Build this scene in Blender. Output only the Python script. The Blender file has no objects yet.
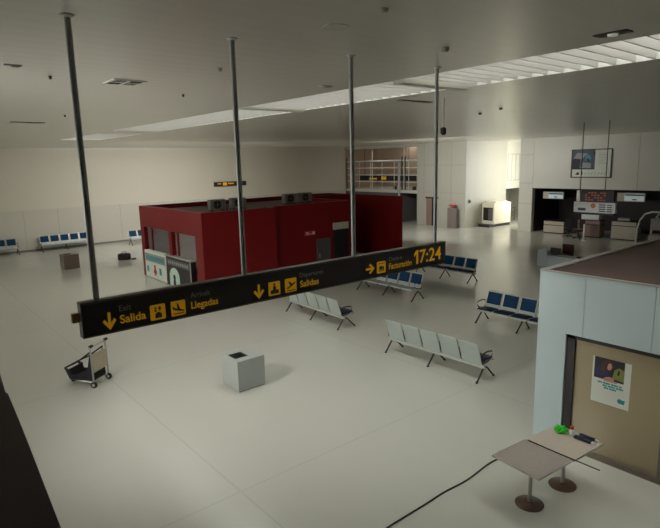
import bpy, bmesh, math, random
from mathutils import Vector, Matrix
random.seed(4)
S = bpy.context.scene
C = S.collection
R = math.radians

# ------------------------------------------------------------------ materials
def lin(c):
    c /= 255.0
    return c/12.92 if c <= .04045 else ((c+.055)/1.055)**2.4
def rgb(r, g, b): return (lin(r), lin(g), lin(b), 1)
def mat(name, col, rough=.5, metal=0.0, var=.06, scale=6.0, bump=0.0, bscale=60.0, spec=.5, emit=0.0):
    m = bpy.data.materials.new(name); m.use_nodes = True
    nt = m.node_tree; p = nt.nodes['Principled BSDF']
    tc = nt.nodes.new('ShaderNodeTexCoord')
    n = nt.nodes.new('ShaderNodeTexNoise'); n.inputs['Scale'].default_value = scale; n.inputs['Detail'].default_value = 4
    nt.links.new(tc.outputs['Object'], n.inputs['Vector'])
    mx = nt.nodes.new('ShaderNodeMix'); mx.data_type = 'RGBA'
    mx.inputs[6].default_value = tuple(c*(1-var) for c in col[:3])+(1,)
    mx.inputs[7].default_value = tuple(min(1, c*(1+var)) for c in col[:3])+(1,)
    nt.links.new(n.outputs['Fac'], mx.inputs[0])
    nt.links.new(mx.outputs[2], p.inputs['Base Color'])
    p.inputs['Roughness'].default_value = rough; p.inputs['Metallic'].default_value = metal
    p.inputs['Specular IOR Level'].default_value = spec
    if bump:
        b = nt.nodes.new('ShaderNodeBump'); b.inputs['Strength'].default_value = bump; b.inputs['Distance'].default_value = .01
        n2 = nt.nodes.new('ShaderNodeTexNoise'); n2.inputs['Scale'].default_value = bscale
        nt.links.new(tc.outputs['Object'], n2.inputs['Vector'])
        nt.links.new(n2.outputs['Fac'], b.inputs['Height']); nt.links.new(b.outputs['Normal'], p.inputs['Normal'])
    if emit:
        p.inputs['Emission Color'].default_value = col; p.inputs['Emission Strength'].default_value = emit
    return m

M = {}
M['wall'] = mat('painted wall', rgb(206, 200, 182), .55, var=.02, scale=.7)
M['wainscot'] = mat('wall panels', rgb(196, 192, 177), .45, var=.03, scale=.8)
M['wallwhite'] = mat('white wall panels', rgb(206, 204, 190), .4, var=.02, scale=1.2)
M['louvre'] = mat('white louvre blades', rgb(206, 206, 198), .5, var=.02)
M['wallgrey'] = mat('grey wall panels', rgb(180, 178, 164), .45, var=.02, scale=1.2)
M['joint'] = mat('panel joint', rgb(120, 116, 108), .6)
M['jointpale'] = mat('pale panel joint', rgb(160, 152, 140), .6)
M['brownwall'] = mat('brown gallery wall', rgb(172, 150, 128), .6, var=.04)
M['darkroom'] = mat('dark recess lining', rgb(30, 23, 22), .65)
M['greydark'] = mat('dark grey panel', rgb(92, 88, 86), .5)
M['red'] = mat('red lacquered cladding', rgb(124, 20, 22), .45, spec=.3, var=.05, scale=1.5)
M['roofgrey'] = mat('dusty kiosk roof', rgb(120, 104, 96), .8, var=.12, scale=2)
M['roofbrown'] = mat('brown roof felt', rgb(92, 74, 69), .85, var=.1, scale=2)
M['paleblue'] = mat('pale blue metal panels', rgb(194, 209, 210), .4, var=.03, scale=1.5)
M['rim'] = mat('grey roof rim', rgb(168, 164, 158), .5)
M['black'] = mat('black sign face', rgb(42, 35, 35), .5, var=.04)
M['signgrey'] = mat('sign edge', rgb(120, 108, 96), .5)
M['signedge'] = mat('dark sign edge', rgb(84, 74, 66), .5)
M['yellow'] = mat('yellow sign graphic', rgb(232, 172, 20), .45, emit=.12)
M['lettergrey'] = mat('grey sign letters', rgb(150, 146, 140), .5)
M['steel'] = mat('brushed steel', rgb(176, 176, 170), .35, metal=.8, var=.05)
M['polesteel'] = mat('pole steel', rgb(158, 160, 156), .42, metal=.5)
M['darkmetal'] = mat('dark metal', rgb(58, 54, 52), .45, metal=.4)
M['seatmetal'] = mat('perforated seat metal', rgb(172, 181, 174), .42, metal=.15, var=.06, scale=30, bump=.15, bscale=220)
M['beammetal'] = mat('pale beam metal', rgb(178, 180, 172), .35, metal=.3)
M['blue'] = mat('blue vinyl', rgb(2, 50, 82), .7, spec=.25, var=.08, scale=20)
M['navy'] = mat('navy vinyl', rgb(26, 34, 62), .5, var=.08, scale=20)
M['bin'] = mat('grey bin metal', rgb(168, 172, 166), .45, var=.05, scale=3)
M['binbrown'] = mat('brown grey bin metal', rgb(112, 98, 88), .45, var=.05, scale=3)
M['inside'] = mat('dark hollow', rgb(40, 24, 20), .8)
M['rubber'] = mat('black rubber', rgb(32, 30, 30), .7)
M['beige'] = mat('beige board', rgb(192, 180, 156), .6)
M['bag'] = mat('dark fabric', rgb(38, 30, 34), .85, bump=.3)
M['tablegrey'] = mat('greyish wood laminate', rgb(168, 156, 146), .4, var=.10, scale=18)
M['tablepale'] = mat('pale laminate', rgb(196, 182, 166), .4, var=.05, scale=12)
M['tableedge'] = mat('table edge', rgb(196, 192, 180), .5)
M['basebrown'] = mat('bronze table foot', rgb(100, 78, 66), .35, metal=.3)
M['green'] = mat('green plastic', rgb(40, 190, 30), .45, var=.15, scale=40)
M['redplastic'] = mat('red plastic', rgb(205, 22, 34), .4)
M['white'] = mat('white plastic', rgb(220, 222, 216), .4)
M['paper'] = mat('white paper', rgb(218, 222, 208), .6, var=.02)
M['teal'] = mat('teal print', rgb(42, 150, 150), .6)
M['redprint'] = mat('red print', rgb(200, 60, 60), .6)
M['greyprint'] = mat('grey print', rgb(150, 152, 150), .6)
M['skin'] = mat('skin print', rgb(196, 146, 122), .6)
M['hair'] = mat('brown hair print', rgb(78, 46, 36), .6)
M['navyprint'] = mat('navy print', rgb(38, 46, 92), .6)
M['olive'] = mat('olive print', rgb(132, 138, 70), .6)
M['darkprint'] = mat('dark print', rgb(46, 42, 44), .6)
M['slateprint'] = mat('slate print', rgb(74, 88, 100), .6)
M['cyanprint'] = mat('cyan print', rgb(70, 150, 178), .6)
M['cream'] = mat('cream machine casing', rgb(222, 216, 192), .5)
M['deskpale'] = mat('pale desk front', rgb(178, 168, 150), .5)
M['deskbrown'] = mat('brown desk front', rgb(142, 118, 106), .5)
M['standgrey'] = mat('brown grey stand', rgb(124, 112, 106), .5)
M['shutter'] = mat('grey roller shutter', rgb(104, 98, 96), .5)
M['shutterpale'] = mat('pale roller shutter', rgb(134, 130, 124), .5)
M['acgrey'] = mat('air conditioner casing', rgb(132, 126, 120), .55)
M['cable'] = mat('black cable', rgb(44, 42, 40), .6)
M['screen'] = mat('lit screen', rgb(190, 205, 205), .3, emit=.22)
M['led'] = mat('orange led letters', rgb(176, 92, 34), .4, emit=.06)
M['greydesk'] = mat('grey counter', rgb(188, 198, 202), .5)
M['maroon'] = mat('maroon upholstery', rgb(74, 30, 34), .7)
M['lamp'] = mat('lamp face', rgb(210, 210, 200), .3, emit=.25)
M['ledge'] = mat('dark balcony edge', rgb(66, 53, 49), .65)
M['pink'] = mat('pale green print', rgb(196, 220, 200), .5)
M['cardboard'] = mat('brown bracket', rgb(150, 112, 78), .6)

def floor_material():
    m = mat('polished floor', rgb(202, 201, 189), .22, var=.035, scale=.5, spec=.55)
    nt = m.node_tree; p = nt.nodes['Principled BSDF']
    src = p.inputs['Base Color'].links[0].from_socket
    geo = nt.nodes.new('ShaderNodeNewGeometry'); sx = nt.nodes.new('ShaderNodeSeparateXYZ')
    nt.links.new(geo.outputs['Position'], sx.inputs[0])
    def line(sock, off, per, w):
        a = nt.nodes.new('ShaderNodeMath'); a.operation = 'ADD'; a.inputs[1].default_value = -off+600*per
        nt.links.new(sock, a.inputs[0])
        b = nt.nodes.new('ShaderNodeMath'); b.operation = 'MODULO'; b.inputs[1].default_value = per
        nt.links.new(a.outputs[0], b.inputs[0])
        c = nt.nodes.new('ShaderNodeMath'); c.operation = 'LESS_THAN'; c.inputs[1].default_value = w
        nt.links.new(b.outputs[0], c.inputs[0]); return c.outputs[0]
    la = line(sx.outputs['X'], 3.73, 6.0, .035); lb = line(sx.outputs['Y'], 6.83, 6.0, .03)
    mxm = nt.nodes.new('ShaderNodeMath'); mxm.operation = 'MAXIMUM'
    nt.links.new(la, mxm.inputs[0]); nt.links.new(lb, mxm.inputs[1])
    sc = nt.nodes.new('ShaderNodeMath'); sc.operation = 'MULTIPLY'; sc.inputs[1].default_value = .13
    nt.links.new(mxm.outputs[0], sc.inputs[0])
    mx = nt.nodes.new('ShaderNodeMix'); mx.data_type = 'RGBA'; mx.inputs[7].default_value = rgb(110, 104, 94)
    nt.links.new(sc.outputs[0], mx.inputs[0]); nt.links.new(src, mx.inputs[6]); nt.links.new(mx.outputs[2], p.inputs['Base Color'])
    n = nt.nodes.new('ShaderNodeTexNoise'); n.inputs['Scale'].default_value = .9; n.inputs['Detail'].default_value = 5
    nt.links.new(geo.outputs['Position'], n.inputs['Vector'])
    mr = nt.nodes.new('ShaderNodeMapRange'); mr.inputs[3].default_value = .13; mr.inputs[4].default_value = .22
    nt.links.new(n.outputs['Fac'], mr.inputs[0]); nt.links.new(mr.outputs[0], p.inputs['Roughness'])
    return m
M['floor'] = floor_material()

def ceiling_material():
    m = mat('metal ceiling planks', rgb(203, 200, 190), .24, var=.03, scale=.6, spec=.6)
    nt = m.node_tree; p = nt.nodes['Principled BSDF']
    geo = nt.nodes.new('ShaderNodeNewGeometry'); sx = nt.nodes.new('ShaderNodeSeparateXYZ')
    nt.links.new(geo.outputs['Position'], sx.inputs[0])
    a = nt.nodes.new('ShaderNodeMath'); a.operation = 'MULTIPLY'; a.inputs[1].default_value = 2*math.pi/.30
    nt.links.new(sx.outputs['Y'], a.inputs[0])
    s = nt.nodes.new('ShaderNodeMath'); s.operation = 'SINE'; nt.links.new(a.outputs[0], s.inputs[0])
    b = nt.nodes.new('ShaderNodeBump'); b.inputs['Strength'].default_value = .05; b.inputs['Distance'].default_value = .01
    nt.links.new(s.outputs[0], b.inputs['Height']); nt.links.new(b.outputs['Normal'], p.inputs['Normal'])
    return m
M['ceiling'] = ceiling_material()

def diffuser_material():
    m = bpy.data.materials.new('translucent skylight sheet'); m.use_nodes = True
    nt = m.node_tree; nt.nodes.clear()
    o = nt.nodes.new('ShaderNodeOutputMaterial'); t = nt.nodes.new('ShaderNodeBsdfTranslucent')
    t.inputs['Color'].default_value = (.80, .81, .79, 1)
    nt.links.new(t.outputs[0], o.inputs['Surface']); return m
M['diffuser'] = diffuser_material()
def frosted_material():
    m = mat('frosted tan glass', rgb(172, 158, 126), .2, var=.05, scale=.8, spec=.5)
    return m
M['frosted'] = frosted_material()

# ------------------------------------------------------------------ builders
class MB:
    def __init__(s): s.bm = bmesh.new()
    def box(s, x0, x1, y0, y1, z0, z1, bev=0, mtx=None):
        r = bmesh.ops.create_cube(s.bm, size=1)
        vs = r['verts']
        for v in vs:
            v.co = Vector(((x0+x1)/2+v.co.x*(x1-x0), (y0+y1)/2+v.co.y*(y1-y0), (z0+z1)/2+v.co.z*(z1-z0)))
        if mtx: bmesh.ops.transform(s.bm, matrix=mtx, verts=vs)
        if bev:
            es = list({e for v in vs for e in v.link_edges})
            bmesh.ops.bevel(s.bm, geom=es, offset=bev, segments=2, affect='EDGES', profile=.5)
        return s
    def tube(s, pts, r, n=8, closed=False, cap=True):
        pts = [Vector(p) for p in pts]; rings = []; N = len(pts); ref = None
        for i, p in enumerate(pts):
            if closed: t = (pts[(i+1) % N]-pts[i-1]).normalized()
            else: t = (pts[min(i+1, N-1)]-pts[max(i-1, 0)]).normalized()
            if ref is None: ref = Vector((0, 0, 1)) if abs(t.z) < .9 else Vector((1, 0, 0))
            a = t.cross(ref).normalized(); b = t.cross(a); ref = -b if False else ref
            rr = r[i] if isinstance(r, (list, tuple)) else r
            rings.append([s.bm.verts.new(p+a*rr*math.cos(2*math.pi*k/n)+b*rr*math.sin(2*math.pi*k/n)) for k in range(n)])
        for i in range(N if closed else N-1):
            A, B = rings[i], rings[(i+1) % N]
            for k in range(n): s.bm.faces.new((A[k], A[(k+1) % n], B[(k+1) % n], B[k]))
        if cap and not closed:
            s.bm.faces.new(rings[0]); s.bm.faces.new(rings[-1][::-1])
        return s
    def lathe(s, prof, c=(0, 0, 0), n=28):
        rings = []
        for (r, z) in prof:
            rings.append([s.bm.verts.new((c[0]+r*math.cos(2*math.pi*k/n), c[1]+r*math.sin(2*math.pi*k/n), c[2]+z)) for k in range(n)])
        for A, B in zip(rings, rings[1:]):
            for k in range(n): s.bm.faces.new((A[k], A[(k+1) % n], B[(k+1) % n], B[k]))
        s.bm.faces.new(rings[0][::-1]); s.bm.faces.new(rings[-1]); return s
    def plate(s, poly, o, u, v, t):
        """polygon (u,v) thickened by vector t"""
        o, u, v, t = Vector(o), Vector(u), Vector(v), Vector(t)
        a = [s.bm.verts.new(o+u*p[0]+v*p[1]) for p in poly]; b = [s.bm.verts.new(o+u*p[0]+v*p[1]+t) for p in poly]
        s.bm.faces.new(a); s.bm.faces.new(b[::-1]); n = len(poly)
        for i in range(n): s.bm.faces.new((a[i], b[i], b[(i+1) % n], a[(i+1) % n]))
        return s
    def build(s, name, m, parent=None, smooth=False):
        bmesh.ops.recalc_face_normals(s.bm, faces=s.bm.faces[:])
        me = bpy.data.meshes.new(name); s.bm.to_mesh(me); s.bm.free()
        me.materials.append(M[m] if isinstance(m, str) else m)
        if smooth:
            for p in me.polygons: p.use_smooth = True
            try: me.set_sharp_from_angle(angle=R(40))
            except Exception: pass
        o = bpy.data.objects.new(name, me); C.objects.link(o)
        if parent: o.parent = parent
        return o
def tag(o, label, cat, group=None):
    o['label'] = label; o['category'] = cat
    if group: o['group'] = group
    return o
def thing(name, label, cat, loc=(0, 0, 0), rz=0, group=None):
    o = bpy.data.objects.new(name, None); C.objects.link(o)
    o.location = loc; o.rotation_euler = (0, 0, rz); o.empty_display_size = .2
    return tag(o, label, cat, group)
def struct(name, mb, m, parent=None):
    o = mb.build(name, m, parent)
    if not parent: o['kind'] = 'structure'
    return o
def dup(o, loc=None, rz=None, label=None, parent=None):
    c = o.copy(); C.objects.link(c)
    if parent: c.parent = parent
    for ch in list(o.children): dup(ch, parent=c)
    if loc is not None: c.location = loc
    if rz is not None: c.rotation_euler = (0, 0, rz)
    if label: c['label'] = label
    return c
def text(name, s, loc, rot, m, parent, height=None, width=None, bold=0.0, ext=.002):
    cu = bpy.data.curves.new(name+'_font', 'FONT'); cu.body = s; cu.size = 1; cu.extrude = 0; cu.offset = bold
    t = bpy.data.objects.new(name+'_tmp', cu); C.objects.link(t)
    bpy.context.view_layer.update()
    dg = bpy.context.evaluated_depsgraph_get()
    me = bpy.data.meshes.new_from_object(t.evaluated_get(dg))
    bpy.data.objects.remove(t); bpy.data.curves.remove(cu)
    xs = [v.co.x for v in me.vertices]; ys = [v.co.y for v in me.vertices]
    w, h = max(xs)-min(xs), max(ys)-min(ys)
    sy = height/h if height else width/w
    sx = width/w if width else sy
    for v in me.vertices: v.co = Vector(((v.co.x-min(xs))*sx, (v.co.y-min(ys))*sy, 0))
    me.materials.clear(); me.materials.append(M[m]); me.name = name
    o = bpy.data.objects.new(name, me); C.objects.link(o); o.location = loc; o.rotation_euler = rot
    if parent: o.parent = parent
    return o
def disc(cx, cy, r, n=16): return [(cx+r*math.cos(2*math.pi*k/n), cy+r*math.sin(2*math.pi*k/n)) for k in range(n)]
def rrect(x0, y0, x1, y1, r, n=4):
    out = []
    for cx, cy, a in ((x1-r, y1-r, 0), (x0+r, y1-r, 90), (x0+r, y0+r, 180), (x1-r, y0+r, 270)):
        for k in range(n+1):
            t = R(a+90*k/n); out.append((cx+r*math.cos(t), cy+r*math.sin(t)))
    return out

CE = 6.28            # ceiling height
XB, YL = 34.35, 37.5 # check-in wall, long left wall

# ------------------------------------------------------------------ the hall
struct('floor', MB().box(-9, 46, -14, 40, -.2, 0), 'floor')
SX0, SX1 = 6.72, 8.44
c = MB()
c.box(-9, SX0, -14, 40, CE, CE+.4); c.box(SX1, 46, -14, 40, CE, CE+.4)
c.box(SX0, SX1, 20.0, 21.6, CE, CE+.4); c.box(SX0, SX1, 27.0, 40, CE, CE+.4); c.box(SX0, SX1, -14, -3, CE, CE+.4)
struct('ceiling', c, 'ceiling')
sk = MB()
y = -2.9
while y < 19.9:
    sk.box(SX0, SX1, y, y+.022, CE+.004, CE+.12); y += .262
y = 21.7
while y < 26.9:
    sk.box(SX0, SX1, y, y+.022, CE+.004, CE+.12); y += .262
lv = struct('skylight_louvre', sk, 'rim')
wl = MB()
for y0, y1 in ((-3, 20.0), (21.6, 27.0)):
    wl.box(SX0-.1, SX0, y0-.1, y1+.1, CE+.4, CE+1.0).box(SX1, SX1+.1, y0-.1, y1+.1, CE+.4, CE+1.0).box(SX0, SX1, y0-.1, y0, CE+.4, CE+1.0).box(SX0, SX1, y1, y1+.1, CE+.4, CE+1.0)
    wl.box(SX0, SX0+.012, y0, y1, CE+.002, CE+1.0).box(SX1-.012, SX1, y0, y1, CE+.002, CE+1.0)
struct('skylight_well', wl, 'louvre')
sh = MB().box(SX0-.1, SX1+.1, -3.1, 20.1, CE+1.0, CE+1.005).box(SX0-.1, SX1+.1, 21.5, 27.1, CE+1.0, CE+1.005)
struct('skylight_sheet', sh, 'diffuser')
bmz = MB().box(SX0, SX1, 6.2, 6.42, CE-.05, CE+.38).box(SX0, SX1, 11.1, 11.26, CE-.03, CE+.38)
struct('skylight_beam', bmz, 'wallgrey')

# left (long) wall
struct('wall_left', MB().box(-9, 33.0, YL, YL+.3, 2.55, CE), 'wall')
w = MB().box(-9, 33.0, YL-.03, YL+.3, .12, 2.55)
struct('trim_1', w, 'wainscot')
w = MB()
for x in [-3+1.95*i for i in range(19)]: w.box(x, x+.02, YL-.034, YL, .12, 2.55)
struct('trim_2', w, 'jointpale')
struct('baseboard_left', MB().box(-9, 33.0, YL-.04, YL+.3, 0, .12), 'joint')
struct('trim_3', MB().box(-9, 33.0, YL-.06, YL, CE-.14, CE), 'wallwhite')
# wall at the far end: pillar block, gallery opening, corridor, check-in wall
pl = MB().box(33.0, 38.2, 24.3, 28.95, 0, CE)
struct('wall_back', pl, 'wallgrey')
pj = MB()
for yy in (25.6, 26.9, 28.2): pj.box(32.985, 33.0, yy, yy+.025, 0, CE)
for zz in (2.55, 4.6): pj.box(32.985, 33.0, 24.3, 28.95, zz, zz+.025)
struct('trim_4', pj, 'jointpale')
# gallery alcove
struct('wall_gallery', MB().box(37.0, 37.3, 28.95, 38, 2.6, CE), 'brownwall')
struct('floor_gallery', MB().box(33.0, 37.0, 28.95, 37.4, 2.42, 2.66), 'wallwhite')
struct('wall_passage', MB().box(36.6, 36.9, 28.95, 37.5, 0, 2.42), 'greydark')
struct('wall_passage_side', MB().box(33.0, 36.6, 30.9, 31.1, 0, 2.42).box(33.0, 33.15, 31.1, 37.5, 0, 2.42), 'greydark')
struct('wall_gallery_side', MB().box(33.0, 37.3, 37.5, 37.8, 0, CE), 'brownwall')
struct('trim_5', MB().box(32.9, 33.1, 28.95, 37.5, CE-.22, CE), 'wallgrey')
# corridor
struct('wall_corridor_end', MB().box(43.0, 43.3, 19.0, 25.0, 0, CE), 'wallwhite')
struct('wall_corridor_side', MB().box(38.2, 43.0, 24.3, 24.6, 2.65, CE), 'wallwhite')
struct('wall_corridor_back', MB().box(38.2, 43.3, 27.0, 27.3, 0, CE).box(43.0, 43.3, 25.0, 27.0, 0, CE), 'wallgrey')
wi = MB()
for xx in (38.3, 38.85, 39.4, 39.95): wi.box(xx, xx+.03, 24.28, 24.3, 3.3, 5.3)
wi.box(38.3, 39.98, 24.28, 24.3, 3.27, 3.31).box(38.3, 39.98, 24.28, 24.3, 5.3, 5.34)
struct('window_1', wi, 'jointpale')
# check-in wall
ck = MB().box(XB, XB+.3, -14, 20.35, 2.98, CE).box(XB-.02, XB+2.2, 19.82, 20.82, 0, CE)
struct('wall_checkin', ck, 'wallwhite')
cj = MB()
for yy in (16.6, 13.2, 9.8): cj.box(XB-.012, XB, yy, yy+.02, 2.98, CE)
for zz in (1.9, 3.3, 5.2): cj.box(XB-.035, XB-.02, 19.82, 20.82, zz, zz+.02)
struct('trim_6', cj, 'jointpale')
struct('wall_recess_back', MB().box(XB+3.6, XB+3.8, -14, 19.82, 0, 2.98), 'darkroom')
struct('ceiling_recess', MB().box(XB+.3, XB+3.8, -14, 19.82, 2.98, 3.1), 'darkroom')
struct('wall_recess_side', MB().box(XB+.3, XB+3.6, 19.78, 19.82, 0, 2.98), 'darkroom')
struct('wall_corridor_right', MB().box(XB+2.2, 36.9, 20.2, 20.4, 0, CE).box(40.4, 43.3, 20.2, 20.4, 0, CE).box(36.9, 40.4, 20.2, 20.4, 0, .9), 'wallwhite')
# walls on the viewer's side of the hall (behind and beside the balcony)
struct('wall_right', MB().box(-9, 46, -14.3, -14, 0, CE), 'wall')
struct('wall_near', MB().box(-9.3, -9, -14, 40, 0, 1.9).box(-9.3, -9, -14, 9, 1.9, CE).box(-9.3, -9, 9, 40, 3.5, CE), 'wall')
# balcony edge the photo is taken from
lg = MB().plate([(-2.2, .7), (.25, .7), (.277, 1.56), (.304, 2.02), (.32, 2.3), (.342, 2.74), (.336, 2.76), (.358, 3.04), (.40, 3.7), (.40, 4.6), (-2.2, 4.6)], (0, 0, 3.55), (1, 0, 0), (0, 1, 0), (0, 0, .45))
struct('trim_7', lg, 'ledge')
struct('floor_balcony', MB().box(-9, .2, 4.6, 7.2, 3.55, 4.0).box(-9, -2.2, -14, 4.6, 3.55, 4.0).box(-2.2, .2, -14, .7, 3.55, 4.0), 'ledge')
struct('wall_balcony_shade', MB().box(-.9, -.6, -14, 7.2, 0, 3.55), 'wall')  # unseen wall added under the balcony to shade the near-left floor

# ------------------------------------------------------------------ hanging direction sign
SY = 5.13
sg = thing('hanging_sign', 'long black overhead direction sign on four steel poles, with yellow arrows and clock', 'sign', (3.9, SY+.08, 3.46))
def sp(x, z=0.0, d=-.085): return (x-3.9, d, z-3.46)
MB().box(1.30-3.9, 6.49-3.9, -.075, .015, .012, .315, bev=.006).build('panel', 'black', sg)
MB().box(1.30-3.9, 6.49-3.9, -.08, .02, .315, .335).box(1.30-3.9, 6.49-3.9, -.08, .02, 0, .012).box(1.288-3.9, 1.30-3.9, -.08, .02, 0, .335).box(6.49-3.9, 6.502-3.9, -.08, .02, 0, .335).build('frame', 'signedge', sg)
for px in (1.45, 3.035, 4.68, 6.31):
    p = MB().tube([(px-3.9, -.03, .33), (px-3.9, -.03, CE-3.46-.002)], .028, 14).build('pole', 'polesteel', sg, True)
    MB().lathe([(.034, 0), (.06, .014), (.06, .022)], (px-3.9, -.03, CE-3.46-.024), 16).build('ceiling_flange', 'ceiling', p)
MB().box(1.225-3.9, 1.286-3.9, -.03, .02, .15, .235).build('end_bracket', 'cardboard', sg)
U, V_, T = (1, 0, 0), (0, 0, 1), (0, -.004, 0)
def parrow(x0, z0, w, h, right=False):
    if not right: P = [(.40, 1), (.60, 1), (.60, .38), (.86, .64), (1, .5), (.5, 0), (0, .5), (.14, .64), (.40, .38)]
    else: P = [(0, .40), (0, .60), (.62, .60), (.36, .86), (.5, 1), (1, .5), (.5, 0), (.36, .14), (.62, .40)]
    MB().plate([(p[0]*w, p[1]*h) for p in P], sp(x0, z0, -.076), U, V_, T).build('arrow', 'yellow', sg)
def pict(x0, z0, s, kind):
    o = MB().plate(rrect(0, 0, s, s, s*.08), sp(x0, z0, -.076), U, V_, T).build('pictogram', 'yellow', sg)
    g = MB()
    def P(poly): g.plate([(a*s, b*s) for a, b in poly], sp(x0, z0, -.081), U, V_, (0, -.003, 0))
    if kind == 'exit':
        P(rrect(.30, .12, .74, .42, .05)); P([(.40, .42), (.64, .42), (.64, .50), (.40, .50)]); P(disc(.34, .78, .07)); P([(.28, .54), (.40, .54), (.40, .68), (.28, .68)])
        P([(.58, .58), (.66, .58), (.66, .86), (.58, .86)]); P([(.5, .70), (.76, .70), (.62, .90)])
    elif kind == 'arrive':
        P([(.10, .66), (.16, .66), (.24, .54), (.44, .47), (.40, .84), (.47, .84), (.62, .42), (.82, .36), (.90, .30), (.86, .25), (.56, .31), (.20, .42), (.12, .48)]); P([(.14, .12), (.86, .12), (.86, .17), (.14, .17)])
    elif kind == 'depart':
        P([(.10, .38), (.16, .34), (.30, .40), (.46, .49), (.28, .76), (.35, .79), (.63, .58), (.80, .68), (.90, .70), (.89, .63), (.60, .44), (.26, .27), (.18, .27)]); P([(.14, .10), (.86, .10), (.86, .15), (.14, .15)])
    elif kind == 'person':
        P(disc(.5, .80, .09)); P([(.38, .36), (.62, .36), (.62, .68), (.38, .68)]); P(rrect(.16, .12, .42, .40, .03)); P(rrect(.58, .12, .84, .40, .03)); P([(.44, .12), (.56, .12), (.56, .36), (.44, .36)])
    else:
        P([(.10, .80), (.9, .80), (.9, .86), (.10, .86)]); P([(.22, .30), (.60, .30), (.60, .56), (.22, .56)]); P([(.64, .26), (.78, .26), (.78, .58), (.64, .58)]); P([(.16, .18), (.84, .18), (.84, .24), (.16, .24)]); P([(.34, .56), (.48, .56), (.48, .62), (.34, .62)])
    g.build('symbol', 'black', o)
RX = (R(90), 0, 0)
def stext(s, x, z, h, w, m, b=0.0, nm='lettering'): text(nm, s, sp(x, z, -.078), RX, m, sg, h, w, b)
parrow(1.47, 3.495, .125, .17)
stext('Exit', 1.63, 3.655, .058, .115, 'lettergrey'); stext('Salida', 1.63, 3.535, .082, .25, 'yellow', .015)
pict(1.925, 3.50, .155, 'exit'); pict(2.14, 3.50, .155, 'arrive')
stext('Arrivals', 2.36, 3.655, .058, .22, 'lettergrey'); stext('Llegadas', 2.36, 3.515, .10, .31, 'yellow', .015)
parrow(3.115, 3.50, .14, .165)
pict(3.315, 3.505, .16, 'person'); pict(3.545, 3.505, .165, 'depart')
stext('Departures', 3.765, 3.64, .07, .36, 'lettergrey'); stext('Salidas', 3.765, 3.535, .08, .285, 'yellow', .015)
parrow(4.85, 3.525, .16, .14, True)
pict(5.055, 3.51, .16, 'desk')
stext('Check-in', 5.285, 3.65, .055, .26, 'lettergrey'); stext('Facturación', 5.285, 3.535, .085, .46, 'yellow', .015)
MB().plate([(.045, 0), (.085, 0), (.085, .20), (.05, .20), (0, .155), (0, .11), (.045, .145)], sp(5.80, 3.535, -.076), U, V_, T).build('clock_digit', 'yellow', sg)
stext('7:24', 5.915, 3.535, .20, .485, 'yellow', .012, 'clock_digits')

# ------------------------------------------------------------------ red kiosk
KX, KZ = 9.25, 3.24
rk = thing('red_kiosk', 'large red flat-roofed kiosk building standing in the middle of the hall', 'kiosk', (14, 21, 0))
def K(x0, x1, y0, y1, z0, z1, b, bev=0): return b.box(x0-14, x1-14, y0-21, y1-21, z0, z1, bev)
b = MB()
RO = KZ-.2
# x-face with two shop openings, and corner posts
K(KX, KX+.3, 18.72, 19.35, 0, KZ, b); K(KX, KX+.3, 24.55, 24.95, 0, KZ, b); K(KX, KX+.3, 21.55, 21.85, 0, 2.32, b)
K(KX, KX+.3, 19.35, 24.55, 2.32, KZ, b)
# south face in two steps, inner court and wing
K(KX+.3, 12.6, 18.72, 18.92, 0, KZ, b); K(12.4, 12.6, 18.92, 19.3, 0, KZ, b)
K(12.6, 17.1, 19.12, 19.32, 0, KZ, b); K(16.9, 17.1, 19.32, 23.1, 0, KZ, b); K(16.9, 20.5, 23.1, 23.3, 0, KZ, b)
K(20.5, 20.56, 19.0, 24.75, 0, KZ, b)
K(KX+.3, 20.56, 24.75, 24.95, 0, KZ, b)
b.build('walls', 'red', rk)
b = MB(); K(KX+.3, 16.9, 19.32, 24.75, RO-.1, RO, b); K(16.9, 20.5, 23.3, 24.75, RO-.1, RO, b); K(KX+.3, 12.4, 18.92, 19.32, RO-.1, RO, b)
b.build('roof', 'roofgrey', rk)
for (ya, yb, m) in ((21.85, 24.55, 'shutter'), (19.35, 21.55, 'shutterpale')):
    b = MB(); K(KX+.18, KX+.24, ya, yb, 1.0, 2.32, b)
    for i in range(9): K(KX+.165, KX+.18, ya, yb, 1.06+i*.14, 1.13+i*.14, b)
    b.build('shutter', m, rk)
for ym in (23.95, 21.2):
    b = MB(); K(KX+.12, KX+.2, ym, ym+.1, 1.25, 2.32, b); b.build('mullion', 'red', rk)
# left counter (white)
b = MB(); K(KX-.06, KX+.25, 22.2, 24.55, .03, 1.26, b, .01); ct = b.build('counter', 'paper', rk)
b = MB(); K(KX-.075, KX-.06, 22.3, 24.45, .78, 1.14, b); b.build('counter_band', 'greyprint', ct)
for i in range(11):
    b = MB(); K(KX-.085, KX-.075, 22.42+i*.18, 22.54+i*.18, .86, 1.05, b); b.build('printed_letter', 'teal', ct)
b = MB(); K(KX-.075, KX-.06, 24.15, 24.35, .28, .55, b); b.build('printed_picture', 'teal', ct)
b = MB(); K(KX-.075, KX-.06, 22.75, 22.95, .28, .58, b); b.build('printed_picture', 'teal', ct)
b = MB(); K(KX-.075, KX-.06, 23.36, 23.52, .2, .66, b); K(KX-.075, KX-.06, 23.28, 23.6, .3, .42, b); b.build('printed_picture', 'redprint', ct)
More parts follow.
